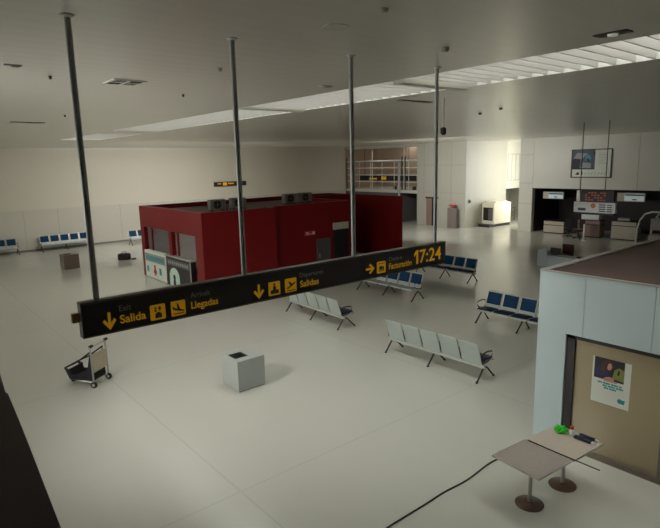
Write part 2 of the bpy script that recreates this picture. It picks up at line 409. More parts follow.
# right counter (black with a green and white arch)
CX = KX-.07
b = MB(); K(CX, KX+.15, 19.75, 22.12, .02, 1.26, b, .01); ct = b.build('counter', 'black', rk)
b = MB(); K(CX-.03, KX+.15, 19.7, 22.17, 1.26, 1.31, b); b.build('counter_top', 'rim', ct)
b = MB(); K(CX-.012, CX, 19.86, 22.02, .90, 1.16, b); b.build('counter_band', 'greydark', ct)
for i in range(10):
    b = MB(); K(CX-.02, CX-.012, 19.98+i*.2, 20.11+i*.2, .97, 1.09, b); b.build('printed_letter', 'greyprint', ct)
arch = [(-.48, 0)]+[(-.48*math.cos(R(a)), .36+.42*math.sin(R(a))) for a in range(0, 181, 15)]+[(.48, 0)]
MB().plate(arch, (CX-14, 21.35-21, .04), (0, -1, 0), (0, 0, 1), (-.012, 0, 0)).build('arch_panel', 'pink', ct)
MB().plate(disc(0, .42, .11), (CX-.013-14, 21.35-21, 0), (0, -1, 0), (0, 0, 1), (-.01, 0, 0)).plate([(-.13, .08), (.13, .08), (.08, .32), (-.08, .32)], (CX-.013-14, 21.35-21, 0), (0, -1, 0), (0, 0, 1), (-.01, 0, 0)).build('emblem', 'darkprint', ct)
b = MB(); K(CX-.015, CX, 19.75, 19.83, .04, 1.24, b); b.build('counter_edge', 'rim', ct)
# doors and small sign on the long face
b = MB(); K(15.02, 15.82, 19.07, 19.12, 0, 1.62, b, .01); d = b.build('side_door', 'greydark', rk)
b = MB(); K(15.12, 15.16, 19.04, 19.07, .75, .95, b); b.build('handle', 'steel', d)
b = MB(); K(16.04, 16.86, 19.06, 19.12, 0, 2.0, b, .01); d = b.build('doorway', 'darkroom', rk)
b = MB(); K(16.0, 16.9, 19.04, 19.12, 1.95, 2.26, b); b.build('transom', 'wall', d)
b = MB(); K(14.35, 14.95, 19.09, 19.12, 1.82, 2.02, b, .008); d = b.build('name_plate', 'redprint', rk)
b = MB(); K(14.42, 14.56, 19.08, 19.09, 1.86, 1.98, b); K(14.78, 14.9, 19.08, 19.09, 1.86, 1.98, b); K(14.42, 14.9, 19.08, 19.09, 1.88, 1.90, b); b.build('plate_print', 'paper', d)
b = MB().tube([(11.4-14, 20.6-21, RO), (11.4-14, 20.6-21, KZ+.12)], .035).build('vent_pipe', 'darkmetal', rk)

def ac_unit(x, y, label):
    t = thing('air_conditioner', label, 'air conditioner', (x, y, RO), 0, 'air conditioners on the red kiosk roof')
    MB().box(-.36, .36, -.16, .16, .05, .5, bev=.015).build('casing', 'acgrey', t)
    for sx in (-.27, .27): MB().box(sx-.04, sx+.04, -.15, .15, 0, .05).build('foot', 'darkmetal', t)
    f = MB().lathe([(.16, 0), (.18, .02), (.18, .03)], (0, 0, 0), 20); bmesh.ops.rotate(f.bm, verts=f.bm.verts[:], matrix=Matrix.Rotation(R(90), 3, 'X')); bmesh.ops.translate(f.bm, verts=f.bm.verts[:], vec=(-.06, -.16, .28))
    g = f.build('fan_grille', 'rubber', t)
    MB().box(-.06-.18, -.06+.18, -.20, -.19, .27, .29).box(-.07, -.05, -.20, -.19, .10, .46).build('guard', 'acgrey', g)
    return t
a0 = ac_unit(11.35, 21.4, 'grey air conditioner box, leftmost of four on the red kiosk roof')
dup(a0, (12.45, 21.5, RO), None, 'grey air conditioner box behind the second sign pole on the red roof')
dup(a0, (15.6, 21.9, RO), None, 'grey air conditioner box, third from the left on the red roof')
dup(a0, (16.55, 21.95, RO), None, 'grey air conditioner box, rightmost of four on the red kiosk roof')

# ------------------------------------------------------------------ pale blue kiosk at the right
PX, PY, PZ = 8.67, 4.785, 3.08
pk = thing('pale_blue_kiosk', 'pale blue panelled kiosk with flat brown roof and frosted glass front at right', 'kiosk', (12, 2, 0))
def P(x0, x1, y0, y1, z0, z1, b, bev=0): return b.box(x0-12, x1-12, y0-2, y1-2, z0, z1, bev)
b = MB().plate([(3.996-2, 2.06), (3.996-2, PZ), (PY-2, PZ), (PY-2, 0), (4.27-2, 0), (4.27-2, 2.06)], (PX-12, 0, 0), (0, 1, 0), (0, 0, 1), (.2, 0, 0)); b.build('corner_panel', 'paleblue', pk)
for ya, yb in ((2.95, 3.99), (1.9, 2.944), (-.8, 1.894)):
    b = MB(); P(PX, PX+.2, ya, yb, 2.06, PZ, b); b.build('header_panel', 'paleblue', pk)
b = MB(); P(PX, PX+.2, -.8, 1.2, 0, 2.05, b); b.build('front_panel', 'paleblue', pk)
b = MB(); P(PX+.2, 16, PY-.2, PY, 0, PZ, b); P(15.8, 16, -.8, PY-.2, 0, PZ, b); P(PX+.2, 15.8, -.8, -.6, 0, PZ, b); b.build('side_wall', 'paleblue', pk)
b = MB(); P(PX+.2, 15.8, -.6, PY-.2, PZ-.10, PZ-.004, b); P(PX+.05, 15.9, -.8, PY-.13, PZ, PZ+.012, b); b.build('roof', 'roofbrown', pk)
b = MB(); P(PX-.01, 16.01, PY-.13, PY+.012, PZ, PZ+.025, b); P(PX-.01, PX+.05, -.8, PY-.13, PZ, PZ+.025, b); b.build('roof_rim', 'rim', pk)
b = MB(); P(PX+.03, PX+.14, 4.12, 4.26, 0, 2.05, b); P(PX+.03, PX+.14, 1.2, 4.26, 1.99, 2.055, b); fr = b.build('door_frame', 'darkmetal', pk)
b = MB(); P(PX+.0, PX+.14, 2.56, 2.72, 0, 1.99, b); P(PX+.0, PX+.14, 1.2, 2.56, 0, .1, b); P(PX+.0, PX+.14, 2.72, 4.12, 0, .09, b); b.build('sill_rail', 'signgrey', fr)
for ya, yb in ((2.72, 4.12), (1.2, 2.56)):
    b = MB(); P(PX+.07, PX+.095, ya, yb, .09, 1.99, b); b.build('frosted_pane', 'frosted', pk)

po = thing('poster', 'white poster with a photo of a long-haired person, taped on the frosted glass', 'poster', (PX+.066, 3.52, 1.0))
def pz(poly, d, nm, m, par): return MB().plate(poly, (-d, 0, 0), (0, -1, 0), (0, 0, 1), (-.0015, 0, 0)).build(nm, m, par)
pz([(-.30, 0), (.30, 0), (.30, .78), (-.30, .78)], 0, 'sheet', 'paper', po)
ph = pz([(-.27, .42), (.20, .42), (.20, .78), (-.27, .78)], .002, 'photo', 'darkprint', po)
pz([(-.12, .43), (.06, .43), (.04, .47), (-.02, .485), (-.09, .46)], .004, 'picture_area', 'skin', ph)
pz([(.02, .47), (.20, .45), (.20, .64), (.12, .67), (.05, .62)], .004, 'picture_area', 'olive', ph)
pz([(.09, .55), (.125, .54), (.135, .62), (.11, .63)], .0056, 'picture_area', 'darkprint', ph)
pz([(-.27, .50), (-.10, .475), (-.03, .53), (-.10, .60), (-.18, .63), (-.27, .57)], .004, 'picture_area', 'navyprint', ph)
pz([(-.17, .56), (-.13, .53), (-.08, .57), (-.03, .55), (-.01, .62), (.03, .66), (.02, .72), (-.03, .765), (-.10, .755), (-.15, .70), (-.17, .63)], .006, 'picture_area', 'hair', ph)
pz([(-.065, .62), (-.035, .595), (-.005, .61), (.012, .655), (.0, .70), (-.03, .715), (-.055, .69)], .0078, 'picture_area', 'skin', ph)
pz([(-.045, .665), (-.03, .668), (-.03, .674), (-.045, .672)], .0095, 'picture_area', 'hair', ph)
pz([(-.012, .665), (.003, .66), (.003, .667), (-.012, .672)], .0095, 'picture_area', 'hair', ph)
pz([(-.035, .622), (-.012, .622), (-.016, .630), (-.032, .630)], .0095, 'picture_area', 'redprint', ph)
g = MB()
for i in range(6): g.plate([(-.10+i*.034, .395), (-.072+i*.034, .395), (-.072+i*.034, .41), (-.10+i*.034, .41)], (-.002, 0, 0), (0, -1, 0), (0, 0, 1), (-.0015, 0, 0))
g.build('headline', 'redprint', po)
g = MB()
for r_, (n_, x_) in enumerate(((9, -.20), (8, -.12), (5, -.10))):
    for i in range(n_):
        z_ = .345-r_*.04; w_ = .038-.012*(i % 3 == 1); xx = x_+i*.042
        g.plate([(xx, z_), (xx+w_, z_), (xx+w_, z_+.028), (xx, z_+.028)], (-.002, 0, 0), (0, -1, 0), (0, 0, 1), (-.0015, 0, 0))
g.build('headline', 'teal', po)
g = MB().plate(disc(.16, .12, .04), (-.002, 0, 0), (0, -1, 0), (0, 0, 1), (-.0015, 0, 0)).plate([(.18, .08), (.23, .08), (.24, .15), (.20, .15)], (-.002, 0, 0), (0, -1, 0), (0, 0, 1), (-.0015, 0, 0))
g.build('emblem', 'teal', po)

# ------------------------------------------------------------------ benches
def plate_profile(prof, y0, y1, th):
    b = MB(); n = len(prof); L = []; Rr = []
    for i, (x, z) in enumerate(prof):
        a = Vector((prof[max(i-1, 0)][0], 0, prof[max(i-1, 0)][1])); c_ = Vector((prof[min(i+1, n-1)][0], 0, prof[min(i+1, n-1)][1]))
        t = (c_-a).normalized(); nn = Vector((-t.z, 0, t.x))
        L.append((x, z)); Rr.append((x+nn.x*th, z+nn.z*th))
    b.plate([*L, *Rr[::-1]], (0, y0, 0), (1, 0, 0), (0, 0, 1), (0, y1-y0, 0))
    return b
BENCH = 'airport waiting benches'
def make_bench(label, loc, rz, back_pad, seat_pad, n=5, pitch=.578):
    t = thing('waiting_bench', label, 'bench', loc, rz, BENCH)
    L = n*pitch/2
    MB().box(-.17, -.09, -L-.04, L+.04, .31, .385, bev=.012).build('beam', 'beammetal', t)
    for yy in (-L+.03, 0.0, L-.03):
        MB().tube([(-.34, yy, .025), (-.30, yy, .06), (-.12, yy, .27), (-.05, yy, .33)], .021).tube([(.32, yy, .025), (.27, yy, .06), (.06, yy, .27), (-.04, yy, .33)], .021).tube([(-.34, yy, 0), (-.34, yy, .03)], .03).tube([(.32, yy, 0), (.32, yy, .03)], .03).build('leg', 'darkmetal', t, True)
    for i in range(n):
        y0 = -L+i*pitch+.03; y1 = y0+pitch-.06
        sprof = [(.31, .39), (.30, .425), (.26, .445), (.10, .435), (-.08, .415), (-.15, .42)]
        s_ = plate_profile(sprof, y0, y1, .014).build('seat', 'seatmetal', t)
        bprof = [(-.17, .40), (-.19, .46), (-.23, .58), (-.28, .74), (-.31, .82), (-.345, .925), (-.37, .935)]
        bk = plate_profile(bprof, y0, y1, .014).build('backrest', 'seatmetal', t)
        for ye in (y0, y1): MB().tube([(-.172, ye, .40), (-.24, ye, .60), (-.35, ye, .92)], .014, 6).build('side_rail', 'steel', bk)
        if back_pad: plate_profile([(-.205, .55), (-.25, .68), (-.30, .83), (-.322, .90)], y0+.03, y1-.03, -.03).build('pad', 'blue', bk)
        if seat_pad: plate_profile([(.29, .45), (.10, .455), (-.08, .435), (-.13, .437)], y0+.03, y1-.03, -.03).build('pad', 'navy', s_)
        MB().box(-.15, -.05, y0+.2, y0+.32, .38, .42).build('bracket', 'darkmetal', s_)
    for yy in (-L, L):
        MB().tube([(-.18, yy, .42), (-.22, yy, .56), (-.18, yy, .66), (-.02, yy, .68), (.16, yy, .66), (.22, yy, .60), (.16, yy, .50), (.02, yy, .43)], .017, 8, closed=True).build('armrest', 'darkmetal', t, True)
    return t
make_bench('pale metal bench seen from behind in the foreground, nearest row of five seats', (10.22, 8.29, 0), R(1), False, True)
make_bench('pale metal bench seen from behind, just below the middle of the long sign', (10.62, 13.5, 0), R(-2), False, True)
make_bench('blue-padded bench in front of the right kiosk, partly hidden by its corner', (14.1, 8.25, 0), R(180), True, True)
make_bench('blue-padded bench under the clock end of the sign with pale uncovered seats', (14.6, 14.2, 0), R(181), True, False)
make_bench('blue-padded bench farther back, peeking out right of the sign clock', (18.45, 14.58, 0), R(180), True, True)
make_bench('blue-padded bench against the far wall left of the first sign pole', (8.85, 36.85, 0), R(-90), True, False)
make_bench('blue-padded bench against the far wall, cut off by the left picture edge', (4.72, 36.85, 0), R(-90), True, False)
make_bench('bench with dark blue pads at the far wall, mostly hidden behind the red kiosk', (13.75, 35.2, 0), R(-90), True, False)

# ------------------------------------------------------------------ bins
def make_bin(label, loc, m, s=.70):
    t = thing('litter_bin', label, 'bin', loc, 0, 'square litter bins')
    h = s/2
    b = MB(); b.box(-h, -h+.02, -h, h, .02, .70).box(h-.02, h, -h, h, .02, .70).box(-h+.02, h-.02, -h, -h+.02, .02, .70).box(-h+.02, h-.02, h-.02, h, .02, .70)
    b.build('body', m, t)
    b = MB(); b.box(-h, h, -h, -h+.22, .70, .715).box(-h, h, h-.13, h, .70, .715).box(-h, -h+.08, -h+.22, h-.13, .70, .715).box(h-.28, h, -h+.22, h-.13, .70, .715)
    b.build('lid', m, t)
    MB().box(-h+.03, h-.03, -h+.03, h-.03, .02, .42).build('liner', 'inside', t)
    MB().box(-h+.03, h-.03, -h+.03, h-.03, 0, .02).build('plinth', 'rubber', t)
    return t
make_bin('square grey litter bin with open top standing alone in the foreground', (5.98, 10.46, 0), 'bin')
make_bin('square brown-grey litter bin far off near the far wall benches', (7.18, 29.6, 0), 'binbrown', .74)

# ------------------------------------------------------------------ luggage trolley
tr = thing('luggage_trolley', 'luggage trolley with beige board and black basket, standing alone at the left', 'trolley', (3.30, 13.08, 0), R(38))
# local +Y is forward, X across
for sx in (-.28, .28):
    MB().tube([(sx, -.34, .10), (sx, -.34, .5), (sx*.98, -.33, .98)], .02).build('upright', 'steel', tr, True)
    MB().tube([(sx*.9, -.33, .12), (sx*.5, .46, .14)], .02).build('side_bar', 'steel', tr, True)
    w_ = MB().tube([(sx-.022, -.34, .075), (sx+.022, -.34, .075)], .075, 16).build('wheel', 'rubber', tr, True)
    MB().tube([(sx-.03, -.34, .075), (sx+.03, -.34, .075)], .035, 12).build('wheel_hub', 'steel', w_, True)
    MB().tube([(sx*.98-.03, -.35, 1.0), (sx*.98+.05, -.35, 1.0)], .036, 10).build('grip', 'rubber', tr, True)
MB().tube([(-.33, -.34, .98), (.33, -.34, .98)], .017).build('handlebar', 'steel', tr, True)
MB().box(-.255, .255, -.36, -.345, .36, .80, bev=.005).build('board', 'beige', tr)
MB().box(-.22, .22, -.30, .30, .14, .165).build('deck', 'darkmetal', tr)
MB().tube([(-.02, .42, .06), (.02, .42, .06)], .06, 14).build('wheel', 'rubber', tr, True)
bk = MB()
prof = [(-.30, .17), (.32, .17), (.44, .42), (.36, .42), (.27, .27), (.06, .28), (-.18, .44), (-.28, .84)]
bk.plate(prof, (-.24, 0, 0), (0, 1, 0), (0, 0, 1), (.02, 0, 0)).plate(prof, (.22, 0, 0), (0, 1, 0), (0, 0, 1), (.02, 0, 0))
bk.box(-.24, .24, .30, .33, .17, .40).box(-.24, .24, -.30, .32, .166, .19)
bk.tube([(-.24, -.28, .84), (-.24, .1, .58), (-.24, .42, .43)], .018).tube([(.24, -.28, .84), (.24, .1, .58), (.24, .42, .43)], .018).tube([(-.24, .42, .43), (.24, .42, .43)], .02)
bk.build('basket', 'bag', tr)
# small dark bag near the kiosk
bg = thing('holdall_bag', 'small dark bag lying on the floor left of the red kiosk', 'bag', (10.05, 29.9, 0), R(-20))
MB().box(-.34, .34, -.2, .2, 0, .36, bev=.09).build('body', 'bag', bg, True)
MB().tube([(-.15, 0, .34), (-.1, 0, .44), (.1, 0, .44), (.15, 0, .34)], .016).build('handle', 'rubber', bg, True)
MB().box(.34, .60, -.14, .14, 0, .05, bev=.015).build('shadow_slab', 'bag', bg)  # dark slab standing in for the bag's shadow on the floor

# ------------------------------------------------------------------ tables
def table(label, loc, rz, m):
    t = thing('pedestal_table', label, 'table', loc, rz, 'square pedestal tables')
    MB().box(-.385, .385, -.385, .385, .715, .74, bev=.006).build('tabletop', m, t)
    MB().box(-.39, .39, -.39, -.384, .712, .742).box(-.39, .39, .384, .39, .712, .742).box(-.39, -.384, -.384, .384, .712, .742).box(.384, .39, -.384, .384, .712, .742).build('edge', 'tableedge', t)
    MB().tube([(0, 0, .03), (0, 0, .71)], .028, 14).build('column', 'steel', t, True)
    MB().lathe([(.20, 0), (.205, .012), (.19, .024), (.04, .034), (.03, .05)], (0, 0, 0), 36).build('foot', 'basebrown', t, True)
    MB().box(-.2, .2, -.03, .03, .695, .714).box(-.03, .03, -.2, .2, .695, .714).build('spider', 'darkmetal', t)
    return t
table('square pedestal table with greyish wood-look top, nearer of the two, clear of objects', (6.775, 3.735, 0), R(-5), 'tablegrey')
table('square pedestal table with pale top by the frosted glass, holding green cloth', (7.58, 3.65, 0), R(-5), 'tablepale')
TZ = .742
# crumpled green cloth
g = MB(); bmesh.ops.create_icosphere(g.bm, subdivisions=4, radius=1)
for v in g.bm.verts:
    n = v.co.copy(); a = math.atan2(n.y, n.x)
    k = 1+.16*math.sin(5*a+3*n.z)+.12*math.sin(9*a-6*n.z+1)+.08*math.sin(14*n.x+11*n.y)
    v.co = Vector((n.x*.075*k, n.y*.095*k, max(n.z, -.55)*.055*k+.03))
mn = min(v.co.z for v in g.bm.verts)
for v in g.bm.verts: v.co.z -= mn
o = g.build('cloth', 'green', None, True); o.location = (7.80, 3.83, TZ); tag(o, 'crumpled bright green cloth lying on the pale table', 'cloth')
bt = thing('bottle', 'small white bottle with red cap beside the green cloth', 'bottle', (7.83, 3.672, TZ))
MB().lathe([(.034, 0), (.036, .02), (.036, .07), (.02, .095), (.018, .10)], (0, 0, 0), 20).build('body', 'white', bt, True)
MB().lathe([(.024, .10), (.026, .105), (.026, .14), (.012, .155)], (0, 0, 0), 18).build('cap', 'redplastic', bt, True)
def tool(label, x0, y0, x1, y1, r):
    t = thing('hand_tool', label, 'tool', ((x0+x1)/2, (y0+y1)/2, TZ), math.atan2(y1-y0, x1-x0), 'black tools on the pale table')
    L = math.hypot(x1-x0, y1-y0)/2
    MB().box(-L, L*.75, -r, r, 0, .042, bev=.01).build('grip', 'navy', t)
    MB().box(L*.75, L*1.15, -r*.6, r*.6, .008, .03, bev=.004).build('tip', 'white', t)
    return t
tool('thick black-handled tool lying nearer the front of the pale table', 7.79, 3.61, 7.79, 3.31, .036)
tool('thinner black-handled tool lying behind the thick one, next to the glass', 7.90, 3.58, 7.90, 3.31, .026)
o = MB().tube([(7.17, 4.02, TZ+.01), (7.15, 3.5, TZ+.011), (7.14, 2.93, TZ+.012)], .009, 10).build('rod', 'darkmetal', None, True)
tag(o, 'long thin dark rod bridging the gap between the two tables, one end sticking out', 'rod')
# cable
pts = [(4.2, 4.70), (4.87, 4.735), (5.62, 4.73), (6.08, 4.735), (6.60, 4.70), (7.3, 4.745), (7.7, 4.66), (8.05, 4.45), (8.45, 4.2)]
sm = []
for i in range(len(pts)-1):
    p0, p1, p2, p3 = pts[max(i-1, 0)], pts[i], pts[i+1], pts[min(i+2, len(pts)-1)]
    for k in range(6):
        t_ = k/6
        sm.append(tuple(.5*((2*p1[j])+(-p0[j]+p2[j])*t_+(2*p0[j]-5*p1[j]+4*p2[j]-p3[j])*t_*t_+(-p0[j]+3*p1[j]-3*p2[j]+p3[j])*t_**3) for j in (0, 1))+(.012,))
o = MB().tube(sm, .012, 8).build('cable', 'cable', None, True); tag(o, 'black cable snaking over the floor from the bottom edge to the tables', 'cable')

# ------------------------------------------------------------------ far check-in zone
def desk(label, x, y0, y1, h, m):
    t = thing('checkin_desk', label, 'desk', (x, (y0+y1)/2, 0), 0, 'check-in desks')
    w_ = (y1-y0)/2
    MB().box(0, .7, -w_, w_, .06, h-.32, bev=.01).build('front', m, t)
    MB().box(.01, .7, -w_, w_, h-.28, h-.04, bev=.01).build('upper_front', m, t)
    MB().box(-.02, .72, -w_-.02, w_+.02, h-.04, h).build('worktop', 'darkroom', t)
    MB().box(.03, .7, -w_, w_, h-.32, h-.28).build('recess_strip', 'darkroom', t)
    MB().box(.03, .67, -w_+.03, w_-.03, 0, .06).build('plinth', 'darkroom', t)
    return t
desk('low brownish check-in desk, leftmost in the dark recess', 34.45, 17.55, 18.95, .85, 'deskpale')
desk('brown check-in desk below the hanging information board', 34.15, 15.1, 16.5, 1.1, 'deskbrown')
desk('pale check-in desk below the right lit monitor, with a keyboard ledge', 34.15, 13.0, 14.4, 1.15, 'deskpale')
desk('pale check-in desk at the right picture edge, behind the white tube frame', 34.15, 9.6, 11.0, 1.15, 'deskpale')
MBs = MB().box(0, .35, -.35, .35, 0, .14, bev=.02).build('printer', 'rim', None); MBs.location = (34.35, 13.8, 1.15); tag(MBs, 'flat pale device on the pale check-in desk', 'device')
MBs = MB().box(0, .5, -.55, .55, 0, .42, bev=.02).build('document_rack', 'white', None); MBs.location = (34.2, 15.75, 1.1); tag(MBs, 'pale box-shaped rack standing on the brown check-in desk', 'rack')
def monitor(label, y0, y1, z0, z1):
    t = thing('monitor', label, 'monitor', (35.0, (y0+y1)/2, 2.98), 0, 'screens over the check-in desks')
    w_ = (y1-y0)/2; a, c_ = z0-2.98, z1-2.98
    MB().box(0, .12, -w_, w_, a, c_, bev=.01).build('casing', 'rim', t)
    MB().box(-.012, 0, -w_+.05, w_*.45, a+.05, c_-.05).build('screen', 'screen', t)
    MB().box(-.02, -.012, -w_+.06, w_*.42, c_-.17, c_-.08).box(-.02, -.012, -w_*.42, -w_*.1, a+.10, a+.17).build('screen_print', 'slateprint', t)
    MB().box(-.012, 0, w_*.5, w_-.04, a+.03, c_-.03).build('side_panel', 'beige', t)
    MB().tube([(.06, 0, c_), (.06, 0, 0)], .03).build('bracket', 'darkmetal', t)
    return t
monitor('lit monitor hanging over the leftmost check-in desk', 17.95, 19.4, 2.25, 2.72)
monitor('lit monitor hanging over the pale check-in desk right of the information board', 12.95, 14.55, 2.25, 2.78)
monitor('lit monitor at the right picture edge above the check-in recess', 9.9, 11.35, 2.25, 2.78)
# hanging information board
ib = thing('information_board', 'hanging information board with orange led text over a white printed panel', 'sign', (21, 9.55, CE))
for yy in (10.14-9.55, 9.2-9.55):
    MB().tube([(.05, yy, -(CE-3.72)), (.05, yy, 0)], .016).build('rod', 'darkmetal', ib, True)
lp = MB().box(0, .12, 8.84-9.55, 10.06-9.55, 3.28-CE, 3.72-CE, bev=.01).build('led_panel', 'black', ib)
for r_ in range(4):
    for i in range(7):
        if (i+r_) % 4 != 3: MB().box(-.008, 0, .28-.115*i, .36-.115*i, 3.34-CE+r_*.09, 3.385-CE+r_*.09).build('led_text', 'led', lp)
wp = MB().box(-.03, .14, 8.75-9.55, 10.32-9.55, 2.88-CE, 3.28-CE, bev=.01).build('printed_panel', 'white', ib)
for r_ in range(4):
    for ya, yb in ((-.68, -.5), (-.44, -.2)): MB().box(-.036, -.03, ya, yb, 2.93-CE+r_*.08, 2.97-CE+r_*.08).build('printed_words', 'slateprint', wp)
MB().box(-.036, -.03, .3, .6, 2.95-CE, 3.05-CE).build('printed_words', 'slateprint', wp)
MB().plate(disc(.0, 0, .09), (-.03, .02, 3.15-CE), (0, -1, 0), (0, 0, 1), (-.006, 0, 0)).build('emblem', 'led', wp)
MB().box(-.02, .13, 8.8-9.55, 10.27-9.55, 2.80-CE, 2.88-CE).build('lower_rail', 'black', ib)
o = MB().box(-.07, .07, -.07, .07, -.42, 0, bev=.01); o = o.build('side_box', 'white', ib); o.location = (0, .60, 3.72-CE)
# advert frame on the wall
ad = thing('advert_frame', 'framed advert panel mounted on the wall above the check-in desks', 'advert', (XB-.005, 15.95, 3.69))
def az(poly, d, nm, m, par): return MB().plate(poly, (-d, 0, 0), (0, -1, 0), (0, 0, 1), (-.012, 0, 0)).build(nm, m, par)
MB().box(-.08, 0, -1.25, 1.25, 0, .06).box(-.08, 0, -1.25, 1.25, 1.70, 1.76).box(-.08, 0, -1.25, -1.19, .06, 1.70).box(-.08, 0, 1.19, 1.25, .06, 1.70).build('frame', 'darkmetal', ad)
pn = az([(-1.19, .06), (1.19, .06), (1.19, 1.70), (-1.19, 1.70)], .02, 'panel', 'paper', ad)
pp = az([(-1.19, .52), (.22, .52), (.22, 1.70), (-1.19, 1.70)], .033, 'picture', 'slateprint', pn)
def bz(poly, d, m): return az(poly, d, 'picture_area', m, ad)
bz([(-1.19, .55), (-.75, .55), (-.7, 1.15), (-1.0, 1.2), (-1.19, 1.1)], .046, 'darkprint'); bz([(-.65, .6), (0, .6), (0, .9), (-.5, .95)], .046, 'greyprint')
bz([(-1.1, 1.2), (-.6, 1.15), (-.2, 1.5), (-.9, 1.55)], .046, 'greyprint')
bz([(-.38, 1.05), (-.14, 1.0), (.02, 1.2), (-.1, 1.42), (-.32, 1.44)], .059, 'cyanprint'); bz([(-.3, 1.05), (-.14, 1.0), (-.08, 1.1), (-.26, 1.22)], .072, 'navyprint')
bz([(-1.19, .52), (.22, .52), (.22, .57), (-1.19, .57)], .059, 'darkprint'); bz([(.14, 1.4), (.22, 1.35), (.22, 1.6), (.12, 1.58)], .046, 'darkprint')
az([(-.98, .18), (-.82, .36), (-.72, .3), (-.72, .18)], .033, 'emblem', 'hair', ad)
text('lettering', '1', (-.034, .60, .18), (R(90), 0, R(-90)), 'darkprint', ad, .22, .10, .03)
for i in range(7):
    x_ = -.38+i*.2; az([(x_, .2), (x_+.04, .2), (x_+.13, .34), (x_+.09, .34)], .033, 'lettering', 'greyprint', ad)
for i in range(8): az([(.42, .85+i*.09), (1.0-.1*(i % 3), .85+i*.09), (1.0-.1*(i % 3), .87+i*.09), (.42, .87+i*.09)], .033, 'lettering', 'rim', ad)
# white tube frame machine
wm = thing('wrapping_machine', 'white machine with curved tube frame at the right edge behind the kiosk roof', 'machine', (31, 10.6, 0))
def arc(x): return [(x, 1.05, 0), (x, 1.02, 1.2), (x, .92, 1.65), (x, .7, 1.98), (x, .35, 2.10), (x, -.6, 2.12), (x, -1.2, 2.08)]
MB().tube(arc(-.3), .05).build('tube_frame', 'white', wm, True)
MB().tube([(p[0]+.5, p[1]-.4, p[2]*.97) for p in arc(0)], .05).build('tube_frame', 'white', wm, True)
MB().box(-.2, .5, -1.4, .45, 1.15, 1.75, bev=.04).build('head', 'rim', wm); MB().box(-.2, .5, -1.4, .5, .1, .9, bev=.03).build('cabinet', 'deskpale', wm)
MB().box(.1, .35, -.6, -.2, 0, 1.2).build('column', 'darkmetal', wm)
# grey low counter by the kiosk corner
gc = thing('grey_counter', 'low grey counter with a raised left end, just behind the right kiosk corner', 'counter', (23.9, 12.2, 0))
MB().box(-.3, .3, .55, 1.02, 0, .74, bev=.01).build('raised_end', 'greydesk', gc)
MB().box(-.3, .3, -1.6, .55, 0, .53, bev=.01).build('body', 'greydesk', gc)
o = thing('till_screen', 'black screen standing on the low grey counter', 'screen', (23.9, 12.48, .53))
MB().box(-.03, .03, -.24, .24, .05, .34, bev=.008).build('display', 'black', o); MB().box(-.08, .08, -.1, .1, 0, .05).build('stand', 'darkmetal', o)
mc = thing('armchair', 'dark red chair behind the low grey counter', 'chair', (24.75, 12.45, 0), R(180))
MB().box(-.28, .28, -.28, .28, .36, .48, bev=.04).build('seat', 'maroon', mc); MB().box(-.30, -.20, -.28, .28, .48, .92, bev=.04).build('backrest', 'maroon', mc)
for sx in (-.22, .22):
    for sy in (-.22, .22): MB().tube([(sx, sy, 0), (sx*.9, sy*.9, .37)], .02).build('leg', 'rubber', mc)
o = MB().box(-.15, .15, -.28, .28, 0, .06, bev=.01).build('keyboard', 'black', None); o.location = (23.9, 11.15, .53); tag(o, 'flat black keyboard on the lower end of the grey counter', 'keyboard')
# black office chairs and white post
def chair(label, loc, rz):
    t = thing('swivel_chair', label, 'chair', loc, rz, 'black swivel chairs at check-in')
    MB().box(-.25, .25, -.25, .25, .45, .54, bev=.03).build('seat', 'bag', t); MB().box(-.27, -.2, -.24, .24, .6, 1.15, bev=.03).build('backrest', 'bag', t)
    MB().tube([(-.24, 0, .5), (-.26, 0, .7)], .03).build('back_strut', 'rubber', t); MB().tube([(0, 0, .08), (0, 0, .45)], .03).build('column', 'rubber', t)
    for k in range(5):
        a = R(72*k); MB().tube([(0, 0, .1), (.3*math.cos(a), .3*math.sin(a), .05)], .022).tube([(.3*math.cos(a), .3*math.sin(a)-.02, .035), (.3*math.cos(a), .3*math.sin(a)+.02, .035)], .035, 10).build('leg', 'rubber', t)
    return t
c0 = chair('black swivel chair nearer the leftmost low check-in desk, left of the other swivel chair', (33.5, 16.75, 0), R(200))
dup(c0, (33.2, 15.95, 0), R(150), 'black swivel chair right beside the thin white post, by the brown desk').location = (33.2, 15.95, 0)
o = MB().lathe([(.14, 0), (.14, .02), (.055, .03), (.055, .98), (.04, 1.0)], (0, 0, 0), 16).build('barrier_post', 'white', None, True); o.location = (32.6, 15.32, 0); tag(o, 'thin white barrier post standing in front of the brown desk', 'post')

# ------------------------------------------------------------------ pillar wall: door, red-capped stand; corridor machine
dr = MB().box(32.95, 33.0, 27.0, 27.95, 0, 2.12); dd = struct('door_1', dr, 'deskbrown')
MB().box(32.93, 32.95, 27.0, 27.38, 0, 2.1).box(32.92, 32.95, 26.75, 28.0, 2.1, 2.2).build('door_edge', 'darkroom', dd)
rs = thing('notice_stand', 'dark grey stand with a red header against the pale pillar wall', 'stand', (32.6, 25.12, 0))
MB().box(-.12, .12, -.40, .40, 0, 1.5, bev=.01).build('panel', 'standgrey', rs); MB().box(-.13, .13, -.26, .30, 1.62, 1.74, bev=.02).build('header', 'redprint', rs); MB().box(-.03, .03, -.05, .1, 1.55, 1.62).build('neck', 'greydark', rs)
o = MB().lathe([(.11, 0), (.13, .03), (.09, .1), (.03, .14)], (0, 0, 0), 14); bmesh.ops.rotate(o.bm, verts=o.bm.verts[:], matrix=Matrix.Rotation(R(90), 3, 'X')); o = o.build('wall_camera', 'greydark', None); o.location = (33.45, 24.3, 1.95); tag(o, 'small dark round camera on the bright corridor wall', 'camera')
